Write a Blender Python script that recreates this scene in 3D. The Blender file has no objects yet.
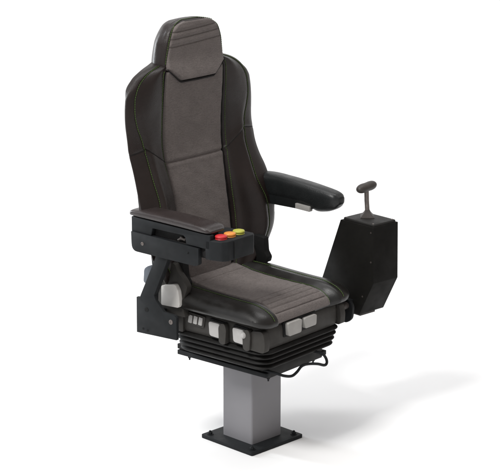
import bpy, bmesh, math, random
from mathutils import Vector, Matrix
R = math.radians
PI = math.pi
random.seed(4)
sc = bpy.context.scene
col = sc.collection

# ------------------------------------------------------------------ materials
def new_mat(name):
    m = bpy.data.materials.new(name); m.use_nodes = True
    nt = m.node_tree
    return m, nt, nt.nodes['Principled BSDF']

def tuned(name, rgb, rough, spec=.5, metal=0., noise=(40, .15), bump=(250, .15, .0004), stretch=None, rough_var=.08, coat=0.):
    """base colour with a slight blotchy variation, roughness variation and a fine bump"""
    m, nt, b = new_mat(name)
    N, L = nt.nodes, nt.links
    tc = N.new('ShaderNodeTexCoord')
    mp = N.new('ShaderNodeMapping'); L.new(tc.outputs['Object'], mp.inputs[0])
    n1 = N.new('ShaderNodeTexNoise'); n1.inputs['Scale'].default_value = noise[0]; n1.inputs['Detail'].default_value = 5
    L.new(mp.outputs[0], n1.inputs[0])
    mr = N.new('ShaderNodeMapRange'); mr.inputs[1].default_value = .3; mr.inputs[2].default_value = .7
    mr.inputs[3].default_value = 1 - noise[1]; mr.inputs[4].default_value = 1 + noise[1]
    L.new(n1.outputs[0], mr.inputs[0])
    mx = N.new('ShaderNodeVectorMath'); mx.operation = 'SCALE'; mx.inputs[0].default_value = rgb
    L.new(mr.outputs[0], mx.inputs['Scale']); L.new(mx.outputs[0], b.inputs['Base Color'])
    r2 = N.new('ShaderNodeMapRange'); r2.inputs[1].default_value = .3; r2.inputs[2].default_value = .7
    r2.inputs[3].default_value = rough - rough_var; r2.inputs[4].default_value = rough + rough_var
    n3 = N.new('ShaderNodeTexNoise'); n3.inputs['Scale'].default_value = 22; n3.inputs['Detail'].default_value = 6
    L.new(mp.outputs[0], n3.inputs[0]); L.new(n3.outputs[0], r2.inputs[0]); L.new(r2.outputs[0], b.inputs['Roughness'])
    n2 = N.new('ShaderNodeTexNoise'); n2.inputs['Scale'].default_value = bump[0]; n2.inputs['Detail'].default_value = 4
    if stretch:
        mp2 = N.new('ShaderNodeMapping'); mp2.inputs['Scale'].default_value = stretch
        L.new(tc.outputs['Object'], mp2.inputs[0]); L.new(mp2.outputs[0], n2.inputs[0])
    else:
        L.new(mp.outputs[0], n2.inputs[0])
    bp = N.new('ShaderNodeBump'); bp.inputs['Strength'].default_value = bump[1]; bp.inputs['Distance'].default_value = bump[2] * 10
    L.new(n2.outputs[0], bp.inputs['Height']); L.new(bp.outputs[0], b.inputs['Normal'])
    b.inputs['Specular IOR Level'].default_value = spec
    b.inputs['Metallic'].default_value = metal
    b.inputs['Coat Weight'].default_value = coat
    return m

def fabric(name, rgb):
    m, nt, b = new_mat(name)
    N, L = nt.nodes, nt.links
    tc = N.new('ShaderNodeTexCoord')
    def noise(scale, stretch, detail=3):
        mp = N.new('ShaderNodeMapping'); mp.inputs['Scale'].default_value = stretch
        L.new(tc.outputs['Object'], mp.inputs[0])
        n = N.new('ShaderNodeTexNoise'); n.inputs['Scale'].default_value = scale; n.inputs['Detail'].default_value = detail
        L.new(mp.outputs[0], n.inputs[0]); return n
    a = noise(60, (2.2, 1, 9), 4)       # short weft slubs running across the seat
    c = noise(22, (1, 1, 1), 7)         # cloudy wear
    w = noise(300, (1, .55, 1.6), 3)        # weave
    ad = N.new('ShaderNodeMath'); ad.operation = 'MULTIPLY_ADD'; ad.inputs[1].default_value = .8
    L.new(a.outputs[0], ad.inputs[0]); L.new(c.outputs[0], ad.inputs[2])
    cs = N.new('ShaderNodeMath'); cs.operation = 'MULTIPLY_ADD'; cs.inputs[1].default_value = .45; cs.inputs[2].default_value = .275
    L.new(c.outputs[0], cs.inputs[0]); L.new(cs.outputs[0], ad.inputs[2])
    ad2 = N.new('ShaderNodeMath'); ad2.operation = 'MULTIPLY_ADD'; ad2.inputs[1].default_value = .9
    L.new(w.outputs[0], ad2.inputs[0]); L.new(ad.outputs[0], ad2.inputs[2])
    mr = N.new('ShaderNodeMapRange'); mr.inputs[1].default_value = .95; mr.inputs[2].default_value = 1.75
    mr.inputs[3].default_value = .66; mr.inputs[4].default_value = 1.34
    L.new(ad2.outputs[0], mr.inputs[0])
    mx = N.new('ShaderNodeVectorMath'); mx.operation = 'SCALE'; mx.inputs[0].default_value = rgb
    L.new(mr.outputs[0], mx.inputs['Scale']); L.new(mx.outputs[0], b.inputs['Base Color'])
    bp = N.new('ShaderNodeBump'); bp.inputs['Strength'].default_value = .35; bp.inputs['Distance'].default_value = .002
    L.new(ad2.outputs[0], bp.inputs['Height']); L.new(bp.outputs[0], b.inputs['Normal'])
    b.inputs['Roughness'].default_value = .9; b.inputs['Specular IOR Level'].default_value = .15
    b.inputs['Sheen Weight'].default_value = .12; b.inputs['Sheen Roughness'].default_value = .5
    return m

M = dict(
    leather=tuned('brown_black_leather', (.0135, .0088, .0078), .36, .33, noise=(9, .22), bump=(330, .35, .0002)),
    seat_leather=tuned('seat_black_leather', (.0075, .0066, .0058), .37, .42, noise=(9, .2), bump=(330, .16, .0002)),
    fabric=fabric('grey_brown_fabric', (.119, .1025, .097)),
    pad=tuned('armrest_leather', (.022, .0160, .0155), .34, .5, noise=(12, .2), bump=(300, .3, .0002)),
    pad_black=tuned('armrest_black_vinyl', (.0080, .0092, .0095), .38, .4, noise=(12, .2), bump=(300, .3, .0002)),
    plastic=tuned('grey_shroud_plastic', (.034, .0315, .0285), .6, .22, noise=(30, .12), bump=(500, .2, .0001)),
    black_metal=tuned('black_powder_coat', (.0100, .0112, .0124), .62, .17, noise=(25, .15), bump=(700, .3, .0001)),
    console=tuned('console_black_paint', (.0050, .0046, .0038), .68, .13, noise=(18, .2), bump=(600, .3, .0001)),
    rubber=tuned('bellows_rubber', (.0075, .007, .0065), .55, .2, noise=(30, .2), bump=(300, .2, .0001)),
    column=tuned('grey_column_paint', (.184, .180, .190), .42, .3, metal=0, noise=(6, .05), bump=(120, .05, .0001), rough_var=.05),
    steel=tuned('worn_steel', (.16, .14, .13), .45, .5, metal=.7, noise=(80, .2)),
    lever=tuned('grey_brown_lever', (.036, .030, .027), .5, .35, noise=(40, .15)),
    button=tuned('pale_grey_switch', (.36, .35, .34), .5, .4, noise=(30, .06)),
    front_button=tuned('warm_grey_switch', (.30, .29, .275), .5, .35, noise=(30, .06)),
    cap=tuned('off_white_cap', (.62, .60, .57), .5, .4, noise=(14, .1)),
    blue=tuned('blue_grey_cover', (.085, .098, .118), .5, .35, noise=(30, .1)),
    dark=tuned('dark_recess', (.006, .006, .006), .7, .2),
    thread=tuned('green_thread', (.052, .088, .022), .7, .2, noise=(200, .25)),
    seam=tuned('dark_seam', (.010, .009, .009), .7, .2),
    red=tuned('red_button', (.50, .022, .026), .45, .4, noise=(60, .08)),
    orange=tuned('orange_button', (.66, .25, .045), .45, .4, noise=(60, .08)),
    yellow=tuned('yellow_green_button', (.40, .40, .055), .45, .4, noise=(60, .08)),
    console_top=tuned('console_top_pale', (.014, .0132, .0122), .6, .25, noise=(18, .2), bump=(600, .3, .0001)),  # paler than the console sides
    floor=tuned('white_studio_floor', (.80, .80, .80), .8, .1, noise=(1.5, .004), bump=(3, .0, .0001)),
)

# ------------------------------------------------------------------ mesh helpers
def link(name, verts, faces, mat, parent, smooth=40):
    me = bpy.data.meshes.new(name)
    me.from_pydata([tuple(v) for v in verts], [], faces)
    bm = bmesh.new(); bm.from_mesh(me)
    bmesh.ops.recalc_face_normals(bm, faces=bm.faces)
    bm.to_mesh(me); bm.free()
    me.materials.append(M[mat])
    me.shade_smooth()
    me.set_sharp_from_angle(angle=R(smooth))
    o = bpy.data.objects.new(name, me); col.objects.link(o)
    if parent: o.parent = parent
    return o

def link_bm(name, bm, mat, parent, smooth=40):
    me = bpy.data.meshes.new(name)
    bmesh.ops.recalc_face_normals(bm, faces=bm.faces)
    bm.to_mesh(me); bm.free()
    me.materials.append(M[mat]); me.shade_smooth(); me.set_sharp_from_angle(angle=R(smooth))
    o = bpy.data.objects.new(name, me); col.objects.link(o)
    if parent: o.parent = parent
    return o

def cr(keys, x):
    """smooth interpolation of (x, a, b, ...) rows, clamped, monotone-limited"""
    if x <= keys[0][0]: return list(keys[0][1:])
    if x >= keys[-1][0]: return list(keys[-1][1:])
    i = 0
    while keys[i + 1][0] < x: i += 1
    x0, x1 = keys[i][0], keys[i + 1][0]; h = x1 - x0; t = (x - x0) / h
    out = []
    for k in range(1, len(keys[0])):
        y0, y1 = keys[i][k], keys[i + 1][k]
        d = (y1 - y0) / h
        def slope(j):
            if j == 0 or j == len(keys) - 1: return d
            a = (keys[j][k] - keys[j-1][k]) / (keys[j][0] - keys[j-1][0])
            b = (keys[j+1][k] - keys[j][k]) / (keys[j+1][0] - keys[j][0])
            if a * b <= 0: return 0.
            return 2 * a * b / (a + b)
        m0, m1 = slope(i), slope(i + 1)
        t2, t3 = t * t, t ** 3
        out.append((2*t3 - 3*t2 + 1)*y0 + (t3 - 2*t2 + t)*h*m0 + (-2*t3 + 3*t2)*y1 + (t3 - t2)*h*m1)
    return out

def crpath(pts, sub):
    """Catmull-Rom through 2D/3D points, open"""
    P = [Vector(p) for p in pts]
    out = []
    for i in range(len(P) - 1):
        a = P[i-1] if i else P[0] * 2 - P[1]
        b, c = P[i], P[i+1]
        d = P[i+2] if i + 2 < len(P) else P[-1] * 2 - P[-2]
        for s in range(sub):
            t = s / sub
            out.append(.5 * ((2*b) + (c - a)*t + (2*a - 5*b + 4*c - d)*t*t + (3*b - a - 3*c + d)*t**3))
    out.append(P[-1]); return out

def loft(rings, close_caps=True):
    n = len(rings[0]); V = []; F = []
    for r in rings: V += [tuple(p) for p in r]
    for i in range(len(rings) - 1):
        for j in range(n):
            k = (j + 1) % n
            F.append((i*n + j, i*n + k, (i+1)*n + k, (i+1)*n + j))
    if close_caps:
        F.append(tuple(range(n))[::-1]); F.append(tuple(range((len(rings)-1)*n, len(rings)*n)))
    return V, F

def grid(P):
    """rows of points to an open sheet"""
    n = len(P[0]); V = [tuple(p) for r in P for p in r]; F = []
    for i in range(len(P) - 1):
        for j in range(n - 1):
            F.append((i*n + j, i*n + j + 1, (i+1)*n + j + 1, (i+1)*n + j))
    return V, F

def merge(*parts):
    V, F = [], []
    for v, f in parts:
        o = len(V); V += list(v); F += [tuple(i + o for i in q) for q in f]
    return V, F

def prism_bm(bm, poly, axis, a, b, bev=.0, seg=3, taper=None):
    """extrude a 2D polygon. axis 'l': poly is (f,z); axis 'f': (l,z); axis 'z': (f,l)"""
    def P(q, h):
        if axis == 'l': return Vector((q[0], h, q[1]))
        if axis == 'f': return Vector((h, q[0], q[1]))
        return Vector((q[0], q[1], h))
    t = bmesh.new()
    A = [t.verts.new(P(q, a)) for q in poly]
    poly2 = taper if taper else poly
    B = [t.verts.new(P(q, b)) for q in poly2]
    t.faces.new(A); t.faces.new(B[::-1])
    n = len(poly)
    for i in range(n):
        t.faces.new((A[i], B[i], B[(i+1) % n], A[(i+1) % n]))
    bmesh.ops.recalc_face_normals(t, faces=t.faces)
    if bev:
        t.edges.ensure_lookup_table()
        ed = [e for e in t.edges if e.calc_face_angle(0) > R(12)]
        bmesh.ops.bevel(t, geom=ed, offset=bev, segments=seg, profile=.5, affect='EDGES', clamp_overlap=True)
    me = bpy.data.meshes.new('t'); t.to_mesh(me); t.free(); bm.from_mesh(me); bpy.data.meshes.remove(me)

def prism(name, mat, parent, poly, axis, a, b, bev=.003, seg=3, taper=None, smooth=35):
    bm = bmesh.new(); prism_bm(bm, poly, axis, a, b, bev, seg, taper)
    return link_bm(name, bm, mat, parent, smooth)

def boxpoly(a0, a1, b0, b1): return [(a0, b0), (a1, b0), (a1, b1), (a0, b1)]

def roundpoly(poly, r, seg=5):
    """round the corners of a polygon"""
    out = []; n = len(poly)
    for i in range(n):
        p = Vector(poly[i]); a = Vector(poly[i-1]) - p; b = Vector(poly[(i+1) % n]) - p
        rr = r[i] if isinstance(r, (list, tuple)) else r
        rr = min(rr, a.length*.45, b.length*.45)
        if rr <= 1e-5: out.append(tuple(p)); continue
        p0 = p + a.normalized()*rr; p1 = p + b.normalized()*rr
        for s in range(seg + 1):
            t = s / seg
            q = p0*(1-t)**2 + p*2*t*(1-t) + p1*t*t
            out.append(tuple(q))
    return out

def tube(path, r, n=10, caps=True):
    P = [Vector(p) for p in path]; rings = []
    up = Vector((0, 0, 1)); prev = None
    for i, p in enumerate(P):
        d = (P[min(i+1, len(P)-1)] - P[max(i-1, 0)]).normalized()
        if prev is None:
            a = d.cross(up if abs(d.dot(up)) < .95 else Vector((1, 0, 0))).normalized()
        else:
            a = (prev - d*prev.dot(d)).normalized()
        prev = a; b = d.cross(a)
        rr = r[i] if isinstance(r, (list, tuple)) else r
        rings.append([p + (a*math.cos(2*PI*k/n) + b*math.sin(2*PI*k/n))*rr for k in range(n)])
    return loft(rings, caps)

def lathe(prof, origin, axis, n=24):
    """profile (radius, height) around axis through origin"""
    ax = Vector(axis).normalized()
    a = ax.cross(Vector((0, 0, 1)) if abs(ax.z) < .9 else Vector((1, 0, 0))).normalized(); b = ax.cross(a)
    O = Vector(origin)
    return loft([[O + ax*h + (a*math.cos(2*PI*k/n) + b*math.sin(2*PI*k/n))*max(r, 1e-4) for k in range(n)] for r, h in prof])

def dashes(path, r=.0013, length=.0068, gap=.0010, n=6):
    """a row of thread stitches along a path"""
    P = [Vector(p) for p in path]
    S = [0.]
    for i in range(1, len(P)): S.append(S[-1] + (P[i] - P[i-1]).length)
    def at(s):
        s = min(max(s, 0), S[-1] - 1e-6); i = 0
        lo, hi = 0, len(S) - 1
        while hi - lo > 1:
            m = (lo + hi)//2
            if S[m] <= s: lo = m
            else: hi = m
        return P[lo].lerp(P[lo+1], (s - S[lo]) / max(S[lo+1] - S[lo], 1e-9))
    parts = []; s = 0.
    while s + length < S[-1]:
        q = [at(s), at(s + length*.2), at(s + length*.5), at(s + length*.8), at(s + length)]
        parts.append(tube(q, [r*.35, r*.9, r, r*.9, r*.35], n))
        s += length + gap
    return merge(*parts)

def sstep(a, b, x):
    t = min(max((x - a)/(b - a), 0), 1); return t*t*(3 - 2*t)

# ------------------------------------------------------------------ root
YAW = R(-40)
chair = bpy.data.objects.new('operator_chair', None); col.objects.link(chair)
chair.rotation_euler = (0, 0, YAW)
chair['label'] = 'high-backed black and grey operator chair with joystick console, bolted on a square grey pedestal'
chair['category'] = 'operator chair'

# ------------------------------------------------------------------ backrest
#        z     p     s     w     fp     fs     fb
BK = [(.500, .095, .150, .185, -.185, -.165, -.275),
      (.530, .105, .170, .205, -.185, -.160, -.280),
      (.580, .120, .217, .252, -.190, -.152, -.288),
      (.630, .132, .254, .290, -.198, -.150, -.298),
      (.680, .136, .273, .315, -.206, -.150, -.308),
      (.733, .138, .277, .325, -.214, -.155, -.318),
      (.772, .138, .271, .331, -.220, -.163, -.325),
      (.806, .138, .260, .330, -.226, -.174, -.330),
      (.855, .140, .249, .324, -.234, -.192, -.338),
      (.920, .145, .247, .314, -.248, -.220, -.348),
      (.977, .149, .250, .311, -.260, -.240, -.356),
      (1.03, .151, .256, .312, -.264, -.252, -.362),
      (1.10, .151, .279, .315, -.262, -.258, -.366),
      (1.150, .151, .286, .316, -.258, -.260, -.366),
      (1.185, .151, .284, .312, -.255, -.262, -.364),
      (1.212, .150, .273, .299, -.253, -.264, -.360),
      (1.232, .149, .258, .277, -.252, -.266, -.356),
      (1.250, .147, .236, .255, -.251, -.268, -.352),
      (1.268, .140, .203, .222, -.252, -.270, -.348),
      (1.282, .126, .160, .180, -.256, -.272, -.342),
      (1.290, .104, .128, .146, -.262, -.276, -.335)]

def seam_z(l, f):
    """height of the seam that crosses the backrest"""
    a = abs(l)
    z = .953 if a < .148 else .953 + (a - .148)*.62
    if a > .252: z = 1.017 - (a - .252)*.15
    if f < -.29: z -= (-.29 - f)*.3
    return z

def half_ring(z):
    p, s, w, fp, fs, fb = cr(BK, z)
    m = (p + s)/2
    edge = (w - s)
    lim = cr([(.50, .24), (.55, .255), (.65, .300), (.73, .342), (.78, .357), (.836, .366), (.919, .374), (1.008, .382), (1.053, .387), (1.119, .397), (1.18, .4065),
              (1.213, .4105), (1.248, .392), (1.27, .366), (1.289, .333)], z)[0]
    side = max(.012, (lim - .643*w)/.766 + fs)        # how far the wing runs straight back before it tapers to the shell
    fn = fs - side
    lr = max(.06, min((lim + .766*fb)/.643 - .012, w - .03))
    pts = [(0, fp - .004), (p*.5, fp - .004), (p - .008, fp - .005), (p, fp - .010), (p + .006, fp - .001),
           (p + .018, fp*.65 + fs*.35 + .006), (m, (fp + fs)/2 + .0105), (m*.4 + s*.6, fs + .008),
           (s - .005, fs + .0015), (s, fs - .002), (s + .005, fs - .001),
           (s + edge*.66, fs - .005), (w + .001, fs - .010 - side*.15), (w + .001, fs - .006 - side*.7),
           (w*.93 + lr*.07 + .001, fn*.90 + fb*.10 - .004), (w*.35 + lr*.65, fn*.35 + fb*.65), (lr - .012, fb - .001), (lr*.5, fb - .008), (0, fb - .010)]
    return crpath(pts, 4), 9*4, 4*4      # points, index of outer stitch, index just outside the panel groove

def back_pt(q, z, sign=1, lift=True):
    l, f = q
    d = z - seam_z(l, f)
    dip = .0045*math.exp(-(d/.0038)**2) - .0016*math.exp(-((abs(d) - .014)/.009)**2)
    # soft wrinkles in the leather of the bolsters
    a = abs(l)
    wr = 0
    if a > .16:
        wr = .0018*math.sin(z*38 + sign*1.3 + a*25)*math.sin(z*17 + 2*sign)*sstep(.16, .2, a)
    k = Vector((l, f)); c = Vector((l*.35, -.30))
    n = (k - c).normalized()
    k = k - n*(dip*(1 - .75*sstep(.285, .31, a)) - wr)
    return Vector((k.y, sign*k.x, z))

zs = []
z = .50
while z < 1.289:
    zs.append(z); z += .0030 if abs(z - .98) > .06 else .0015
zs += [1.289]
rings = []
for z in zs:
    h, si, pi_ = half_ring(z)
    ring = [back_pt(q, z, 1) for q in h] + [back_pt(q, z, -1) for q in h[-2:0:-1]]
    rings.append(ring)
# domed top and bottom
def shrink(ring, k, dz):
    c = sum(ring, Vector())/len(ring)
    return [Vector((c.x + (p.x - c.x)*k, c.y + (p.y - c.y)*k, p.z + dz)) for p in ring]
top = [shrink(rings[-1], .93, .003), shrink(rings[-1], .8, .005), shrink(rings[-1], .5, .006)]
bot = [shrink(rings[0], .6, -.02), shrink(rings[0], .9, -.015), shrink(rings[0], .97, -.007)]
V, F = loft(bot + rings + top)
back = link('backrest', V, F, 'leather', chair, 60)

# fabric centre panel
def panel_front(z):
    p, s, w, fp, fs, fb = cr(BK, z); return p, fp
rows = []
for i in range(230):
    z = .535 + (1.262 - .535)*i/229
    p, fp = panel_front(z); hw = p - .0015
    row = []
    for j in range(61):
        u = -1 + 2*j/60; u = math.copysign(abs(u)**.8, u)
        l = u*hw
        e = hw - abs(l)
        drop = .010*(1 - min(e/.010, 1))**2
        d = z - (.953)
        dip = .0060*math.exp(-(d/.0034)**2) - .0016*math.exp(-((abs(d) - .012)/.008)**2)
        bul = .0045*(1 - (l/hw)**2)
        rip = .0007*math.sin(z*90 + l*20)*math.sin(l*55 + z*30)
        # pull wrinkles low down
        row.append(Vector((fp + .003 + bul - drop - dip + rip, l, z)))
    rows.append(row)
V, F = grid(rows)
cpanel = link('centre_panel', V, F, 'fabric', back, 60)
cpanel['label'] = 'grey woven fabric centre panel'

# stitching and seams on the backrest
def back_line(idx, sign, z0, z1, lift=.0006, n=260, off=0.):
    out = []
    for i in range(n):
        z = z0 + (z1 - z0)*i/(n - 1)
        h, si, pi_ = half_ring(z)
        k = idx if idx >= 0 else 0
        q = h[k]; q2 = h[k + 1]
        b = back_pt(q, z, sign)
        nrm = Vector((1, sign*.35, 0)).normalized()
        out.append(b + nrm*lift)
    return out
for sgn in (1, -1):
    V, F = dashes(back_line(36, sgn, .52, 1.286, .0028))
    link('stitching', V, F, 'thread', back)
    V, F = dashes(back_line(18, sgn, .55, 1.272, .0012))
    link('stitching', V, F, 'thread', back)
    # black welt in the groove beside the fabric
    w_ = []
    for i in range(150):
        z = .53 + (1.262 - .53)*i/149
        p, fp = panel_front(z)
        w_.append(Vector((fp - .003, sgn*(p + .0005), z)))
    V, F = tube(w_, .0021, 8); link('welt', V, F, 'seam', back)

# crossing seam thread
def seam_path():
    pts = []
    for sgn in (-1, 1):
        side = []
        h, si, pi_ = half_ring(.99)
        for k in range(0, 62):
            zz = .96
            for it in range(4):
                hh = half_ring(zz)[0]; zz = seam_z(hh[k][0], hh[k][1])
            b = back_pt(hh[k], zz, sgn); side.append(b + Vector((.0008, sgn*.0004, 0)))
        pts.append(side)
    return pts
for side in seam_path():
    V, F = tube(side[17:], .0011, 6); link('seam', V, F, 'seam', back)

# ------------------------------------------------------------------ headrest
#        z     w     ff     fb
HD = [(1.215, .118, -.262, -.325),
      (1.245, .140, -.256, -.335),
      (1.285, .152, -.251, -.340),
      (1.320, .147, -.249, -.345),
      (1.357, .139, -.247, -.347),
      (1.376, .132, -.247, -.346),
      (1.393, .124, -.248, -.343),
      (1.404, .113, -.251, -.337),
      (1.4135, .097, -.256, -.329),
      (1.420, .074, -.264, -.318),
      (1.4245, .045, -.275, -.305)]
def head_half(z):
    w, ff, fb = cr(HD, z)
    lim = cr([(1.215, .335), (1.285, .334), (1.347, .324), (1.405, .297), (1.431, .262)], z)[0]
    fm = ff*.45 + fb*.55
    lm = min(w + .001, (lim + .766*fm)/.643); lr = max(min((lim + .766*fb)/.643, w - .012), w*.25)
    pts = [(0, ff - .004), (w*.5, ff - .004), (w - .022, ff - .0045), (w - .011, ff - .003), (w - .004, ff - .006), (w, ff - .016), ((w + lm)/2 + .002, ff*.72 + fb*.28),
           (lm, fm), (lm*.3 + lr*.7 + .004, fm*.25 + fb*.75), (lr - .010, fb - .001), (lr*.5, fb - .003), (0, fb - .003)]
    return crpath(pts, 4)
rings = []
zz = [1.215 + (1.4245 - 1.215)*(1 - (1 - i/90)**1.3) for i in range(91)]
for z in zz:
    h = head_half(z)
    rings.append([Vector((q[1], q[0], z)) for q in h] + [Vector((q[1], -q[0], z)) for q in h[-2:0:-1]])
rings += [shrink(rings[-1], .6, .0012), shrink(rings[-1], .2, .0016)]
V, F = loft(rings); head = link('headrest', V, F, 'leather', chair, 60)

# headrest fabric pad: hexagonal lower edge, rounded top, three pleats
def hp_w(z):
    if z < 1.274: return .084 + (z - 1.228)/(1.274 - 1.228)*(.1445 - .084)
    return cr(HD, z)[0] - .0105
rows = []
NZ = 200
for i in range(NZ):
    z = 1.2275 + (1.422 - 1.2275)*i/(NZ - 1)
    hw = hp_w(z); ff = cr(HD, z)[1]
    row = []
    for j in range(61):
        u = -1 + 2*j/60; u = math.copysign(abs(u)**.75, u); l = u*hw
        # distance to the outline
        e = hw - abs(l)
        if z < 1.274: e *= .62
        eb = min(z - 1.2275, 1.422 - z + .003); e = min(e, eb)
        lowk = 1 - sstep(1.23, 1.31, z)
        th = .004 + .019*lowk
        prof = math.sqrt(max(0, 1 - (1 - min(e/.009, 1))**2))
        dip = 0
        for zc, k in ((1.349, .006), (1.374, .0), (1.396, .006)):
            zl = zc + l*.05
            dip += .0036*math.exp(-((z - zl)/.0026)**2)
            dip -= .0016*math.exp(-((z - zl - .011)/.007)**2)
        ff2 = max(ff, -.2475); row.append(Vector((ff2 - .008 + (th + .005)*prof - dip*min(1, e/.006) + .0035*(1 - (l/hw)**2)*prof, l, z)))
    rows.append(row)
# turn the lower lip back under
low = [[Vector((p.x - .012, p.y, p.z + .002)) for p in rows[0]]]
V, F = grid(low + rows)
hp = link('headrest_panel', V, F, 'fabric', head, 60); hp['label'] = 'grey woven fabric headrest panel with pleats'
# dark welt tube, painting in the shadow gap along the hexagonal edge
pth = [Vector((-.243, -.145, 1.272)), Vector((-.2415, -.116, 1.2485)), Vector((-.2405, -.088, 1.2262)), Vector((-.2395, -.080, 1.2240)), Vector((-.2375, 0, 1.2235)),
       Vector((-.2395, .080, 1.2240)), Vector((-.2405, .088, 1.2262)), Vector((-.2415, .116, 1.2485)), Vector((-.243, .145, 1.272))]
V, F = tube(pth, [.0016, .002, .0028, .0038, .0040, .0038, .0028, .002, .0016], 8); link('welt', V, F, 'seam', head)
# green stitching round the headrest edge
pth = []
def hstitch(z, s):
    w, ff, fb = cr(HD, z); return Vector((ff - .0032, s*(w - .0080), z))
lo = [hstitch(1.288 + (1.412 - 1.288)*i/60, -1) for i in range(61)]
hi = [hstitch(1.288 + (1.412 - 1.288)*i/60, 1) for i in range(61)]
topl = []
for i in range(1, 40):
    t = i/40; l = -.099 + .198*t
    zt = 1.424
    while zt > 1.41 and cr(HD, zt)[0] < abs(l) + .004: zt -= .0005
    topl.append(Vector((cr(HD, zt)[1] - .0015, l, zt + .0006)))
V, F = dashes(lo + topl + hi[::-1]); link('stitching', V, F, 'thread', head)

# ------------------------------------------------------------------ seat cushion
def cush_profile(l, lift=0., n=46):
    """outline of a lengthwise slice, rear bottom -> top -> front -> bottom"""
    a = abs(l)
    b = sstep(.134, .170, a)
    zc = lambda f: cr([(-.24, .556), (-.19, .556), (-.10, .5425), (0, .5365), (.12, .5355), (.30, .5355)], f)[0]
    zb = lambda f: cr([(-.24, .556), (-.14, .561), (0, .5555), (.10, .552), (.30, .550)], f)[0]
    fF = .222 + b*(.252 - .222)
    fc = .130 + b*.010
    low = .474 + b*.012
    out_ = max(0, (a - .188)/.0625); out_ = min(out_, 1)
    rnd = 1 - math.sqrt(max(0, 1 - out_**2))
    fF -= rnd*.050
    groove = .006*math.exp(-((a - .1345)/.004)**2)
    stitch = .0016*math.exp(-((a - .184)/.0035)**2)
    crown = .004*math.exp(-((a - .215)/.02)**2)*0
    pts = []
    zl = low + rnd*.022
    def ztop(f): return (zc(f)*(1 - b) + zb(f)*b) - groove - stitch - rnd*.042
    f0 = -.234 + .115*sstep(.186, .212, a) + rnd*.02
    pts.append((f0, zl)); pts.append((f0 - .003, ztop(f0)*.5 + zl*.5))
    for i in range(n):
        f = f0 + (fc - f0)*i/(n - 1)
        pts.append((f, ztop(f) - .010*(1 - min(i/3, 1))**2))
    zt = ztop(fc)
    for i in range(1, 17):
        t = i/16*PI/2
        pts.append((fc + (fF - fc)*math.sin(t), zl + .012 + (zt - zl - .012)*math.cos(t)))
    pts.append((fF - .002, zl + .005)); pts.append((fF - .008, zl)); pts.append((fF - .03, zl)); pts.append((0, zl))
    return pts
ls = []
x = -.2499
N_ = 150
for i in range(N_ + 1):
    t = -1 + 2*i/N_
    ls.append(.2499*math.copysign(1 - (1 - abs(t))**1.15, t))
rings = [[Vector((q[0], l, q[1])) for q in cush_profile(l)] for l in ls]
V, F = loft(rings); cushion = link('seat_cushion', V, F, 'seat_leather', chair, 55)

# fabric top of the cushion
rows = []
def creases(s):
    d = 0
    for c in (.055, .098, .350, .378, .404, .428, .452):
        d += .0040*math.exp(-((s - c)/.0024)**2) - .0013*math.exp(-((s - c - .009)/.006)**2)
    return d
def fab_row(k):
    pass
prof0 = None
N2 = 240
for i in range(N2):
    t = i/(N2 - 1)
    row = []
    for j in range(61):
        u = -1 + 2*j/60; u = math.copysign(abs(u)**.75, u)
        hw = .131 + .013*sstep(.80, 1, t)
        l = u*hw
        pr_ = cush_profile(min(abs(l), .125), 0)[2:-4]
        # arc-length lookup
        if prof0 is None or True:
            key = round(min(abs(l), .125), 4)
            cache = globals().setdefault('_pc', {})
            if key not in cache:
                S = [0.]
                for a_, b_ in zip(pr_[:-1], pr_[1:]): S.append(S[-1] + math.dist(a_, b_))
                cache[key] = (pr_, S)
            pr_, S = cache[key]
        s = t*S[-1]; k = 0
        lo_, hi_ = 0, len(S) - 1
        while hi_ - lo_ > 1:
            m_ = (lo_ + hi_)//2
            if S[m_] <= s: lo_ = m_
            else: hi_ = m_
        tt = (s - S[lo_])/max(S[lo_+1] - S[lo_], 1e-9)
        f = pr_[lo_][0]*(1-tt) + pr_[lo_+1][0]*tt; z = pr_[lo_][1]*(1-tt) + pr_[lo_+1][1]*tt
        dx = pr_[lo_+1][0] - pr_[lo_][0]; dz = pr_[lo_+1][1] - pr_[lo_][1]; L_ = math.hypot(dx, dz) or 1
        n_ = Vector((-dz/L_, 0, dx/L_))
        if n_.z < 0 and n_.x < 0: n_ = -n_
        e = hw - abs(l)
        prof = math.sqrt(max(0, 1 - (1 - min(e/.008, 1))**2))
        h = -.003 + .0085*prof - creases(s)*min(1, e/.012) + .0006*math.sin(l*40 + s*70)*math.sin(s*33)
        row.append(Vector((f, l, z)) + n_*h)
    rows.append(row)
V, F = grid(rows); cp = link('seat_panel', V, F, 'fabric', cushion, 60); cp['label'] = 'grey woven fabric seat panel with pleats at the front'
def cush_line(l, lift, i0=3, i1=-5):
    return [Vector((q[0], l, q[1])) + Vector((.0005, 0, lift)) for q in cush_profile(abs(l))[i0:i1]]
for s in (1, -1):
    V, F = dashes(crpath(cush_line(s*.184, .0016), 2)); link('stitching', V, F, 'thread', cushion)
    V, F = dashes(crpath(cush_line(s*.141, .0005), 2), r=.0013); link('stitching', V, F, 'thread', cushion)
    V, F = tube(cush_line(s*.1355, .0005), .0022, 8); link('welt', V, F, 'seam', cushion)

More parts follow.
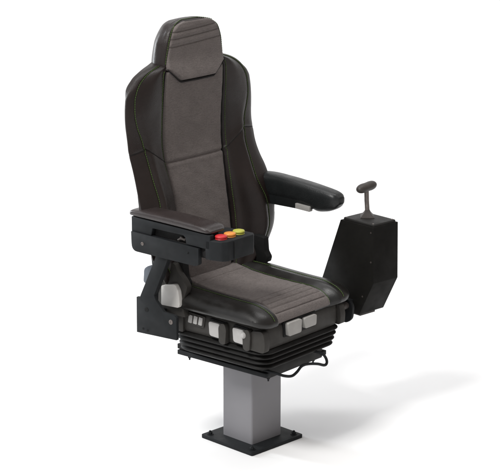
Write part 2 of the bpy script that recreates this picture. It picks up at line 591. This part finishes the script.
# ------------------------------------------------------------------ seat pan (grey shroud)
def rrect(f0, f1, l0, l1, r, n=8):
    out = []
    for cx, cy, a0 in ((f1 - r, l1 - r, 0), (f0 + r, l1 - r, 90), (f0 + r, l0 + r, 180), (f1 - r, l0 + r, 270)):
        for k in range(n + 1):
            a = R(a0 + 90*k/n); out.append((cx + r*math.cos(a), cy + r*math.sin(a)))
    return out
def zloft(name, mat, parent, sections, r, n=8, smooth=40):
    rings = []
    for sct in sections:
        z, f0, f1, w = sct[:4]; rr = sct[4] if len(sct) > 4 else r
        rings.append([Vector((a, b, z)) for a, b in rrect(f0, f1, -w, w, rr, n)])
    V, F = loft(rings); return link(name, V, F, mat, parent, smooth)

pan = zloft('seat_pan', 'plastic', chair, [(.398, -.150, .205, .185), (.401, -.160, .214, .194), (.406, -.165, .219, .199), (.420, -.168, .2215, .203),
        (.455, -.170, .2205, .205), (.470, -.170, .218, .204), (.478, -.168, .212, .200), (.486, -.160, .200, .190)], .030)
# raised rim along the lower edge
for sgn in (1, -1):
    L0 = sgn*.2045
    out = sgn*.004
    # dark proud plates, coloured in for the shade of the switch recesses
    for f0 in (-.006, .098):
        rp = roundpoly([(f0 - .004, .408), (f0 + .070, .408), (f0 + .066, .472), (f0 - .006, .475)], .012)
        prism('switch_recess_shade', 'dark', pan, rp, 'l', L0 - sgn*.010, L0 + out*.6, .0012)
        sp = roundpoly([(f0 + .004, .418), (f0 + .050, .416), (f0 + .050, .466), (f0, .467)], .010)
        sw = prism('switch', 'button', pan, sp, 'l', L0, L0 + sgn*.014, .004)
        fin = roundpoly([(f0 + .050, .406), (f0 + .064, .399), (f0 + .078, .404), (f0 + .082, .455), (f0 + .074, .474), (f0 + .058, .472), (f0 + .048, .458)], .010)
        prism('switch_guard', 'plastic', pan, fin, 'l', L0 - sgn*.004, L0 + sgn*.020, .005)
    V, F = lathe([(.0, 0), (.011, 0), (.012, .004), (.011, .013), (.007, .017), (0, .0175)], (.150, L0 + sgn*.010, .452), (0, sgn, 0), 20)
    link('knob', V, F, 'button', pan)
    # three-key strip
    strip = roundpoly([(-.113, .437), (-.036, .433), (-.028, .474), (-.103, .478)], .005)
    prism('key_bezel', 'plastic', pan, strip, 'l', L0 - sgn*.004, L0 + out, .002)
    for k in range(3):
        f0 = -.103 + k*.0225
        kp = roundpoly([(f0, .442), (f0 + .016, .441), (f0 + .0195, .469), (f0 + .0045, .470)], .003)
        prism('key', 'button', pan, kp, 'l', L0, L0 + sgn*.0075, .002)
# front buttons
for l0, l1, z0, z1, f1 in ((-.098, -.026, .433, .479, .238), (-.010, .056, .438, .475, .236)):
    fb_ = prism('front_switch', 'front_button', pan, roundpoly([(l0 + .004, z0), (l1 - .002, z0), (l1, z1), (l0, z1)], .008), 'f', .205, f1, .005)
prism('front_bezel', 'dark', pan, roundpoly(boxpoly(-.106, .064, .429, .483), .006), 'f', .20, .2235, .002)
# lower front corner guard of the pan
prism('corner_guard', 'plastic', pan, roundpoly([(.150, .404), (.232, .402), (.235, .440), (.225, .476), (.176, .470), (.168, .430)], .012), 'l', -.216, -.190, .006)
prism('corner_guard', 'plastic', pan, roundpoly([(.150, .404), (.232, .402), (.235, .440), (.225, .476), (.176, .470), (.168, .430)], .012), 'l', .216, .190, .006)

# reclining hinge shrouds either side at the rear
for sgn in (1, -1):
    sh = [(-.214, .398), (-.118, .398), (-.108, .440), (-.118, .480), (-.122, .505), (-.108, .546), (-.100, .568), (-.116, .590), (-.140, .612), (-.156, .640), (-.190, .640), (-.214, .560)]
    df = .026 if sgn < 0 else -.022; dz_ = .008
    sh = [(f + df, max(z, .462) + dz_) for f, z in sh[2:-1]] + [(-.238 + df, .575), (-.238 + df, .47)]
    hs = prism('hinge_shroud', 'plastic', chair, roundpoly(sh, .008), 'l', sgn*.222, sgn*.246, .006)
    prism('hinge_base', 'plastic', hs, roundpoly(boxpoly(-.195, -.125, .402, .50), .006), 'l', sgn*.190, sgn*.212, .004)
    if sgn < 0:
        cpx = roundpoly([(-.178, .500), (-.100, .504), (-.094, .515), (-.101, .562), (-.115, .583), (-.176, .568)], .007)
        wc = prism('hinge_cap', 'cap', hs, cpx, 'l', -.240, -.262, .008, 4)
        wc['label'] = 'off-white rounded hinge cap'
    dk = prism('hinge_bracket', 'dark', hs, roundpoly([(-.185, .560), (-.100, .560), (-.094, .580), (-.108, .600), (-.112, .648), (-.185, .655)], .006), 'l', sgn*.196, sgn*.223, .002)
# cross tube and back carrier behind the seat
carrier = zloft('back_carrier', 'black_metal', chair, [(.400, -.235, -.150, .185), (.470, -.245, -.160, .188), (.560, -.285, -.215, .190), (.640, -.315, -.250, .170), (.660, -.318, -.26, .16)], .012)
prism('side_cover', 'blue', carrier, roundpoly([(-.258, .562), (-.205, .562), (-.200, .625), (-.232, .627), (-.254, .612)], .010), 'l', -.235, -.262, .007)
prism('side_cover', 'blue', carrier, roundpoly([(-.252, .570), (-.210, .572), (-.205, .618), (-.228, .620), (-.246, .606)], .010), 'l', -.190, -.236, .003)

# ------------------------------------------------------------------ bellows, frame
secs = []
nz = 72
for i in range(nz + 1):
    t = i/nz; z = .328 + .074*t
    k = .5 - .5*math.cos(t*4*2*PI)
    k = k**.6
    wob = .011*k
    w = .186 + .016*t
    secs.append((z, -.164 - .012*t - wob*.8, .205 + .016*t + wob, w + wob, .048))
bel = zloft('bellows', 'rubber', chair, secs, .05, 10, 70)
fr = bmesh.new()
prism_bm(fr, roundpoly(boxpoly(-.190, .192, -.146, .146), .006), 'z', .290, .331, .002)
prism_bm(fr, roundpoly(boxpoly(-.205, .180, -.156, .156), .006), 'z', .314, .330, .002)
frame = link_bm('suspension_frame', fr, 'rubber', chair)
for f, l in ((-.17, -.13), (.175, -.125), (.175, .115), (-.17, .13)):
    V, F = lathe([(0, 0), (.006, 0), (.006, .012), (.003, .014), (.003, .02)], (f, l, .293), (0, 0, -1), 12)
    link('bolt', V, F, 'black_metal', frame)
bar = [(.150, -.150, .318), (.190, -.150, .318), (.222, -.140, .314), (.236, -.118, .303), (.238, -.080, .2925), (.238, -.052, .299), (.238, -.026, .313), (.238, .010, .311), (.238, .060, .298), (.238, .096, .284), (.238, .110, .288), (.237, .107, .305), (.234, .090, .326), (.215, .078, .332), (.185, .078, .332)]
V, F = tube(crpath(bar, 5), .0048, 12); link('release_bar', V, F, 'black_metal', chair)
# slide rails under the pan
for s in (-1, 1):
    prism('slide_rail', 'black_metal', chair, boxpoly(s*.150 - .012, s*.150 + .012, .296, .312), 'f', -.198, .196, .002)

# ------------------------------------------------------------------ pedestal (5 degrees off the seat)
ca, sa = math.cos(-YAW), math.sin(-YAW)
def w2c(x, y):  # world to chair coordinates
    return (x*math.cos(-YAW) - y*math.sin(-YAW), x*math.sin(-YAW) + y*math.cos(-YAW))
pc = w2c(0.0, -.0198)
def rot5(poly, a=R(-5)):
    return [(pc[0] + x*math.cos(a) - y*math.sin(a), pc[1] + x*math.sin(a) + y*math.cos(a)) for x, y in poly]
column = prism('pedestal_column', 'column', chair, rot5(roundpoly(boxpoly(-.0712, .0712, -.0712, .0712), .0065, 5)), 'z', .0115, .291, 0, smooth=30)
plate = prism('base_plate', 'black_metal', chair, rot5(roundpoly(boxpoly(-.1245, .1245, -.1245, .1245), .008, 5)), 'z', .0, .0125, .0018, 2)
for x, y in ((-.102, -.102), (.102, -.102), (.102, .102), (-.102, .102)):
    q = rot5([(x, y)])[0]
    b = bmesh.new()
    V, F = merge(lathe([(0, 0), (.0115, 0), (.0115, .0018), (0, .0018)], (q[0], q[1], .0125), (0, 0, 1), 20),
                 lathe([(0, 0), (.0078, 0), (.0078, .0055), (.0068, .0068), (0, .0068)], (q[0], q[1], .0143), (0, 0, 1), 6),
                 lathe([(0, 0), (.0042, 0), (.0042, .004), (.003, .005), (0, .005)], (q[0], q[1], .021), (0, 0, 1), 12))
    b.free()
    link('bolt', V, F, 'black_metal', plate, 25)

# ------------------------------------------------------------------ armrest with buttons (occupant's right)
LO = -.340
rail = [(-.234, .7605), (-.146, .7600), (-.140, .7865), (-.005, .786), (.004, .779), (.007, .758), (.110, .757), (.110, .804), (-.234, .8125)]
arm = prism('control_armrest', 'black_metal', chair, rail, 'l', LO, LO + .020, .0025)
prism('slot_dark_backing', 'dark', arm, boxpoly(-.236 + .07, .012, .757, .790), 'l', LO + .017, LO + .026, .001)  # dark backing put in for the shade inside the slot
prism('rail_core', 'black_metal', arm, [(-.228, .757), (.080, .748), (.080, .803), (-.228, .811)], 'l', LO + .026, -.262, .004)
V, F = merge(tube([(-.035, LO + .010, .764), (-.020, LO + .008, .772), (-.004, LO + .010, .768)], .004, 8),
             lathe([(0, 0), (.006, 0), (.006, .010), (0, .011)], (-.022, LO + .018, .7715), (0, -1, 0), 14),
             lathe([(0, 0), (.0045, 0), (.0045, .008), (0, .009)], (-.006, LO + .018, .770), (0, -1, 0), 12))
link('latch', V, F, 'lever', arm)
lp = prism('side_plate', 'black_metal', arm, roundpoly([(-.2325, .7630), (-.230, .697), (.050, .694), (.064, .700), (.064, .7545)], [.003, .024, .012, .01, .003], 6), 'l', LO - .0045, LO + .012, .0015, 2)
def screw(f, l, z, r, par, mat='steel'):
    V, F = lathe([(0, 0), (r, 0), (r*.95, .0015), (r*.55, .0022), (r*.5, .0008), (0, .0008)], (f, l, z), (0, -1, 0), 16)
    return link('screw', V, F, mat, par, 30)
screw(-.181, LO - .0045, .7285, .0062, lp)
screw(.020, LO - .0045, .733, .0036, lp, 'dark')  # small hole in the plate, drawn as a dark-coloured head
V, F = lathe([(0, 0), (.013, .0), (.014, .004), (.014, .026), (.011, .030), (0, .030)], (.088, LO + .034, .738), (0, -1, 0), 20)
link('adjuster_knob', V, F, 'dark', arm)
prism('knob_bracket', 'dark', arm, roundpoly([(.055, .722), (.100, .722), (.112, .735), (.112, .762), (.055, .762)], .008), 'l', LO + .012, LO + .050, .003)

# arm pad: superellipse sections along f
def se(cf, l0, l1, z0, z1, n=4., m=36, lean=0.):
    out = []
    cl, cz = (l0 + l1)/2, (z0 + z1)/2; a, b = abs(l1 - l0)/2, (z1 - z0)/2
    for k in range(m):
        t = 2*PI*k/m; c, s = math.cos(t), math.sin(t)
        x = math.copysign(abs(c)**(2/n), c)*a; y = math.copysign(abs(s)**(2/n), s)*b
        out.append(Vector((cf, cl + x, cz + y + lean*x)))
    return out
def padloft(name, mat, parent, st, n=4.):
    # st rows (f, l0, l1, z0, z1)
    rings = []
    f0, f1 = st[0][0], st[-1][0]; K = 70
    for i in range(K + 1):
        f = f0 + (f1 - f0)*i/K
        rings.append(se(f, *cr(st, f), n=n))
    for base, sg in ((rings[0], -1), (rings[-1], 1)):
        pass
    cap0 = [shrinkf(rings[0], k, -d) for k, d in ((.35, .0052), (.75, .0042), (.93, .0022))]
    cap1 = [shrinkf(rings[-1], k, d) for k, d in ((.93, .0022), (.75, .0042), (.35, .0052))]
    V, F = loft(cap0 + rings + cap1); return link(name, V, F, mat, parent, 60)
def shrinkf(ring, k, df):
    c = sum(ring, Vector())/len(ring)
    return [Vector((p.x + df, c.y + (p.y - c.y)*k, c.z + (p.z - c.z)*k)) for p in ring]
apad = padloft('arm_pad', 'pad', arm, [(-.246, -.334, -.272, .815, .828), (-.238, -.342, -.262, .8125, .834), (-.20, -.345, -.256, .8115, .8375), (-.10, -.345, -.252, .8095, .837),
        (.0, -.345, -.250, .807, .834), (.070, -.345, -.250, .805, .829), (.092, -.342, -.252, .805, .824), (.101, -.335, -.260, .806, .817)], 3.4)
# control block with three buttons
top_ = [(.088, -.340), (.110, -.340), (.150, -.329), (.163, -.312), (.166, -.190), (.152, -.172), (.045, -.172), (.030, -.180), (.030, -.262), (.088, -.262)]
bb = prism('button_box', 'black_metal', arm, top_, 'z', .7225, .7885, .0045, 3)
prism('box_seam', 'dark', bb, boxpoly(-.2856, -.2844, .727, .784), 'f', .160, .1662, 0)
for l, mt, nm in ((-.300, 'red', 'red'), (-.257, 'orange', 'orange'), (-.213, 'yellow', 'yellow-green')):
    o_ = (.122, l, .7880)
    V, F = merge(lathe([(0, 0), (.0195, 0), (.0200, .0014), (.0190, .0028), (0, .0028)], o_, (0, 0, 1), 32),
                 lathe([(0, .0020), (.0160, .0020), (.0160, .0050), (.0195, .0060), (.0200, .0085), (.0185, .0115), (.013, .0132), (.006, .0138), (0, .014)], o_, (0, 0, 1), 32))
    b = link('push_button', V, F, mt, arm, 50); b['label'] = nm + ' round push button'
# post and mounting bracket
post = [(-.222, .413), (-.042, .421), (-.042, .498), (-.050, .505), (-.098, .508), (-.132, .540), (-.141, .556), (-.078, .690), (-.078, .720), (-.132, .720), (-.132, .690), (-.202, .547), (-.206, .538), (-.221, .537)]
ap = prism('arm_post', 'black_metal', chair, post, 'l', LO + .004, LO + .016, .0018, 2)
prism('post_flange', 'black_metal', ap, [(-.205, .508), (-.150, .508), (-.148, .556), (-.085, .690), (-.085, .72), (-.120, .716), (-.190, .575), (-.205, .54)], 'l', LO + .0165, LO + .036, .003)
prism('post_foot', 'black_metal', ap, boxpoly(-.214, -.165, .42, .485), 'l', LO + .0165, -.196, .004)
screw(-.066, LO + .004, .480, .0085, ap)
V, F = lathe([(0, 0), (.008, 0), (.008, .0012), (0, .0012)], (-.175, LO + .004, .501), (0, -1, 0), 16); link('bolt_hole', V, F, 'dark', ap)
for f, z in ((-.192, .431), (-.172, .4285)):
    V, F = lathe([(0, 0), (.004, 0), (.004, .001), (0, .001)], (f, LO + .004, z), (0, -1, 0), 12); link('bolt_hole', V, F, 'dark', ap)

# ------------------------------------------------------------------ plain armrest (occupant's left)
rarm = padloft('armrest', 'pad_black', chair, [(-.285, .300, .345, .790, .824), (-.272, .292, .352, .775, .838), (-.24, .287, .356, .770, .847), (-.17, .286, .358, .768, .852), (-.09, .286, .358, .768, .848),
        (-.02, .286, .358, .764, .842), (.02, .286, .358, .753, .838), (.045, .286, .357, .747, .835), (.08, .287, .356, .752, .830), (.105, .289, .354, .761, .825), (.120, .294, .350, .771, .819), (.127, .303, .343, .781, .812)], 3.2)
prism('arm_shell', 'pad_black', rarm, roundpoly([(-.262, .745), (.010, .747), (.035, .760), (.035, .800), (-.262, .810)], .008), 'l', .291, .353, .004)
tb = prism('adjuster_tab', 'front_button', rarm, roundpoly([(-.042, .749), (.022, .746), (.022, .765), (-.042, .768)], .003), 'l', .284, .300, .0015)
V, F = lathe([(0, 0), (.028, 0), (.028, .05), (0, .05)], (-.235, .262, .795), (0, 1, 0), 24); link('arm_pivot', V, F, 'black_metal', rarm)

# ------------------------------------------------------------------ joystick console (turned 7 degrees from the seat)
A7 = R(-7)
con = bpy.data.objects.new('control_console', None)
def c47(f, l): return (f*math.cos(A7) - l*math.sin(A7), f*math.sin(A7) + l*math.cos(A7))
def to47(o):
    for v in o.data.vertices:
        v.co.x, v.co.y = c47(v.co.x, v.co.y)
    return o
bpy.data.objects.remove(con)
cons = to47(prism('control_console', 'console', chair, [(.072, .724), (.2285, .724), (.2325, .526), (.168, .401), (-.045, .401), (-.040, .430)], 'l', .351, .4745, .0022, 2))
to47(prism('top_plate', 'console_top', cons, [(.080, .7215), (.224, .7215), (.224, .7325), (.080, .7335)], 'l', .357, .4680, .0042, 3))
to47(prism('lower_bracket', 'lever', cons, boxpoly(.02, .160, .3915, .4005), 'l', .365, .440, .001))
for f, z in ((.221, .704), (.2235, .600), (.186, .470), (.196, .452)):
    if z == .452: continue
    V, F = lathe([(0, 0), (.0034, 0), (.0030, .0012), (0, .0015)], (f - .004, .351, z), (0, -1, 0), 12); to47(link('screw', V, F, 'lever', cons))
for f, l in ((.214, .365), (.214, .460), (.090, .365), (.090, .460)):
    V, F = lathe([(0, 0), (.0036, 0), (.0030, .0012), (0, .0015)], (f, l, .7326), (0, 0, 1), 12); to47(link('screw', V, F, 'steel', cons))
# joystick
JF, JL = .134, .420
V, F = lathe([(.0, 0), (.034, 0), (.034, .003), (.026, .009), (.016, .018), (.0095, .028), (0, .028)], (JF, JL, .732), (0, 0, 1), 4)
joy = to47(link('joystick', V, F, 'lever', chair, 30))
V, F = tube([(JF, JL, .750), (JF - .004, JL, .790), (JF - .006, JL, .832)], .0082, 16); to47(link('shaft', V, F, 'steel', joy))
bt = prism('clip', 'steel', joy, boxpoly(.010, .026, -.008, .008), 'l', 0, .003, .0005)
for v in bt.data.vertices: v.co = Vector((JF + .012 + v.co.x*.7, JL + v.co.y, .7335 + v.co.z*.0 + v.co.x*.0 + abs(v.co.z)*.9))
to47(bt)
# T-shaped grip: a fat rounded bar lying across the shaft
rings = []
K = 28
for i in range(K + 1):
    t = -1 + 2*i/K
    x = .050*math.sin(t*PI/2)
    e = math.sqrt(max(0, 1 - abs(math.sin(t*PI/2))**3.4))
    rv = .0165*e + .0004; rh = .0195*e + .0004
    c = Vector((JF - .006 - x*.10, JL + x, .838 + x*.05 - .06*abs(x)*0))
    sq = 1 - .10*math.exp(-(x/.018)**2)
    rings.append([c + Vector((rh*math.cos(a), 0, rv*sq*math.sin(a))) for a in [2*PI*k/24 for k in range(24)]])
V, F = loft(rings); grip = to47(link('grip', V, F, 'lever', joy, 60))
# arm that carries the console
br = prism('console_bracket', 'black_metal', chair, roundpoly([(.130, .392), (.212, .390), (.232, .408), (.236, .452), (.222, .474), (.130, .474)], .010), 'l', .254, .266, .003)
prism('bracket_arm', 'black_metal', br, boxpoly(.100, .170, .400, .440), 'l', .196, .268, .003)
prism('bracket_arm', 'black_metal', br, boxpoly(.080, .180, .405, .450), 'l', .262, .400, .003)
V, F = lathe([(0, 0), (.012, 0), (.013, .006), (.012, .034), (.008, .040), (0, .040)], (.213, .214, .455), (0, 1, 0), 20); link('bracket_knob', V, F, 'lever', br)

# ------------------------------------------------------------------ studio sweep (floor curving up into the backdrop)
prof = [(-9, 0), (-3, 0), (0, 0), (3, 0), (5.5, 0)]
for k in range(1, 25):
    a = R(90*k/24); prof.append((5.5 + 2.5*math.sin(a), 2.5 - 2.5*math.cos(a)))
prof.append((8.0, 9))
rows = [[Vector((x, y, z)) for x in (-12, -6, 0, 6, 12)] for y, z in prof]
V, F = grid(rows)
fl = link('floor', V, F, 'floor', None, 60); fl['kind'] = 'structure'

# ------------------------------------------------------------------ light
w = bpy.data.worlds.new('World'); sc.world = w; w.use_nodes = True
nt = w.node_tree       # studio surround, graded for side contrast: brighter and cool left, dimmer and warmer right
tc = nt.nodes.new('ShaderNodeTexCoord'); dt = nt.nodes.new('ShaderNodeVectorMath'); dt.operation = 'DOT_PRODUCT'
dt.inputs[1].default_value = (-.97, -.24, 0); nt.links.new(tc.outputs['Generated'], dt.inputs[0])
rp = nt.nodes.new('ShaderNodeMapRange'); rp.inputs[1].default_value = -1; rp.inputs[2].default_value = 1; nt.links.new(dt.outputs['Value'], rp.inputs[0])
mxw = nt.nodes.new('ShaderNodeMix'); mxw.data_type = 'RGBA'; nt.links.new(rp.outputs[0], mxw.inputs['Factor'])
mxw.inputs['A'].default_value = (.62, .55, .50, 1); mxw.inputs['B'].default_value = (1.13, 1.155, 1.19, 1)
nt.links.new(mxw.outputs['Result'], nt.nodes['Background'].inputs[0])
w.node_tree.nodes['Background'].inputs[1].default_value = .63
def area(name, loc, target, size, power, colr):
    d = bpy.data.lights.new(name, 'AREA'); d.shape = 'RECTANGLE'; d.size = size[0]; d.size_y = size[1]; d.energy = power; d.color = colr
    o = bpy.data.objects.new(name, d); col.objects.link(o); o.location = loc
    o.rotation_euler = (Vector(target) - Vector(loc)).to_track_quat('-Z', 'Y').to_euler()
    return o
KD = Vector((-.56, -.62, 1.15)).normalized()
area('key_light', KD*7.5, (0, 0, .3), (1.7, 1.7), 395, (1, .99, .97))
area('side_softbox', (-3.7, 2.3, 1.7), (0, 0, .9), (.6, 2.2), 140, (.92, .96, 1))
area('backdrop_light', (0, 1.5, 7.0), (0, 7.5, 1.5), (7, 2), 380, (1, 1, 1))

# ------------------------------------------------------------------ camera
cd = bpy.data.cameras.new('camera'); cam = bpy.data.objects.new('camera', cd); col.objects.link(cam)
cam.location = (-.00692, -6.0973, 2.35628); cam.rotation_euler = (R(90 - 15.05), 0, 0)
cd.sensor_width = 36; cd.lens = 1878/500*36; cd.clip_end = 200
sc.camera = cam
sc.view_settings.view_transform = 'Standard'; sc.view_settings.look = 'None'; sc.view_settings.exposure = 0; sc.view_settings.gamma = 1
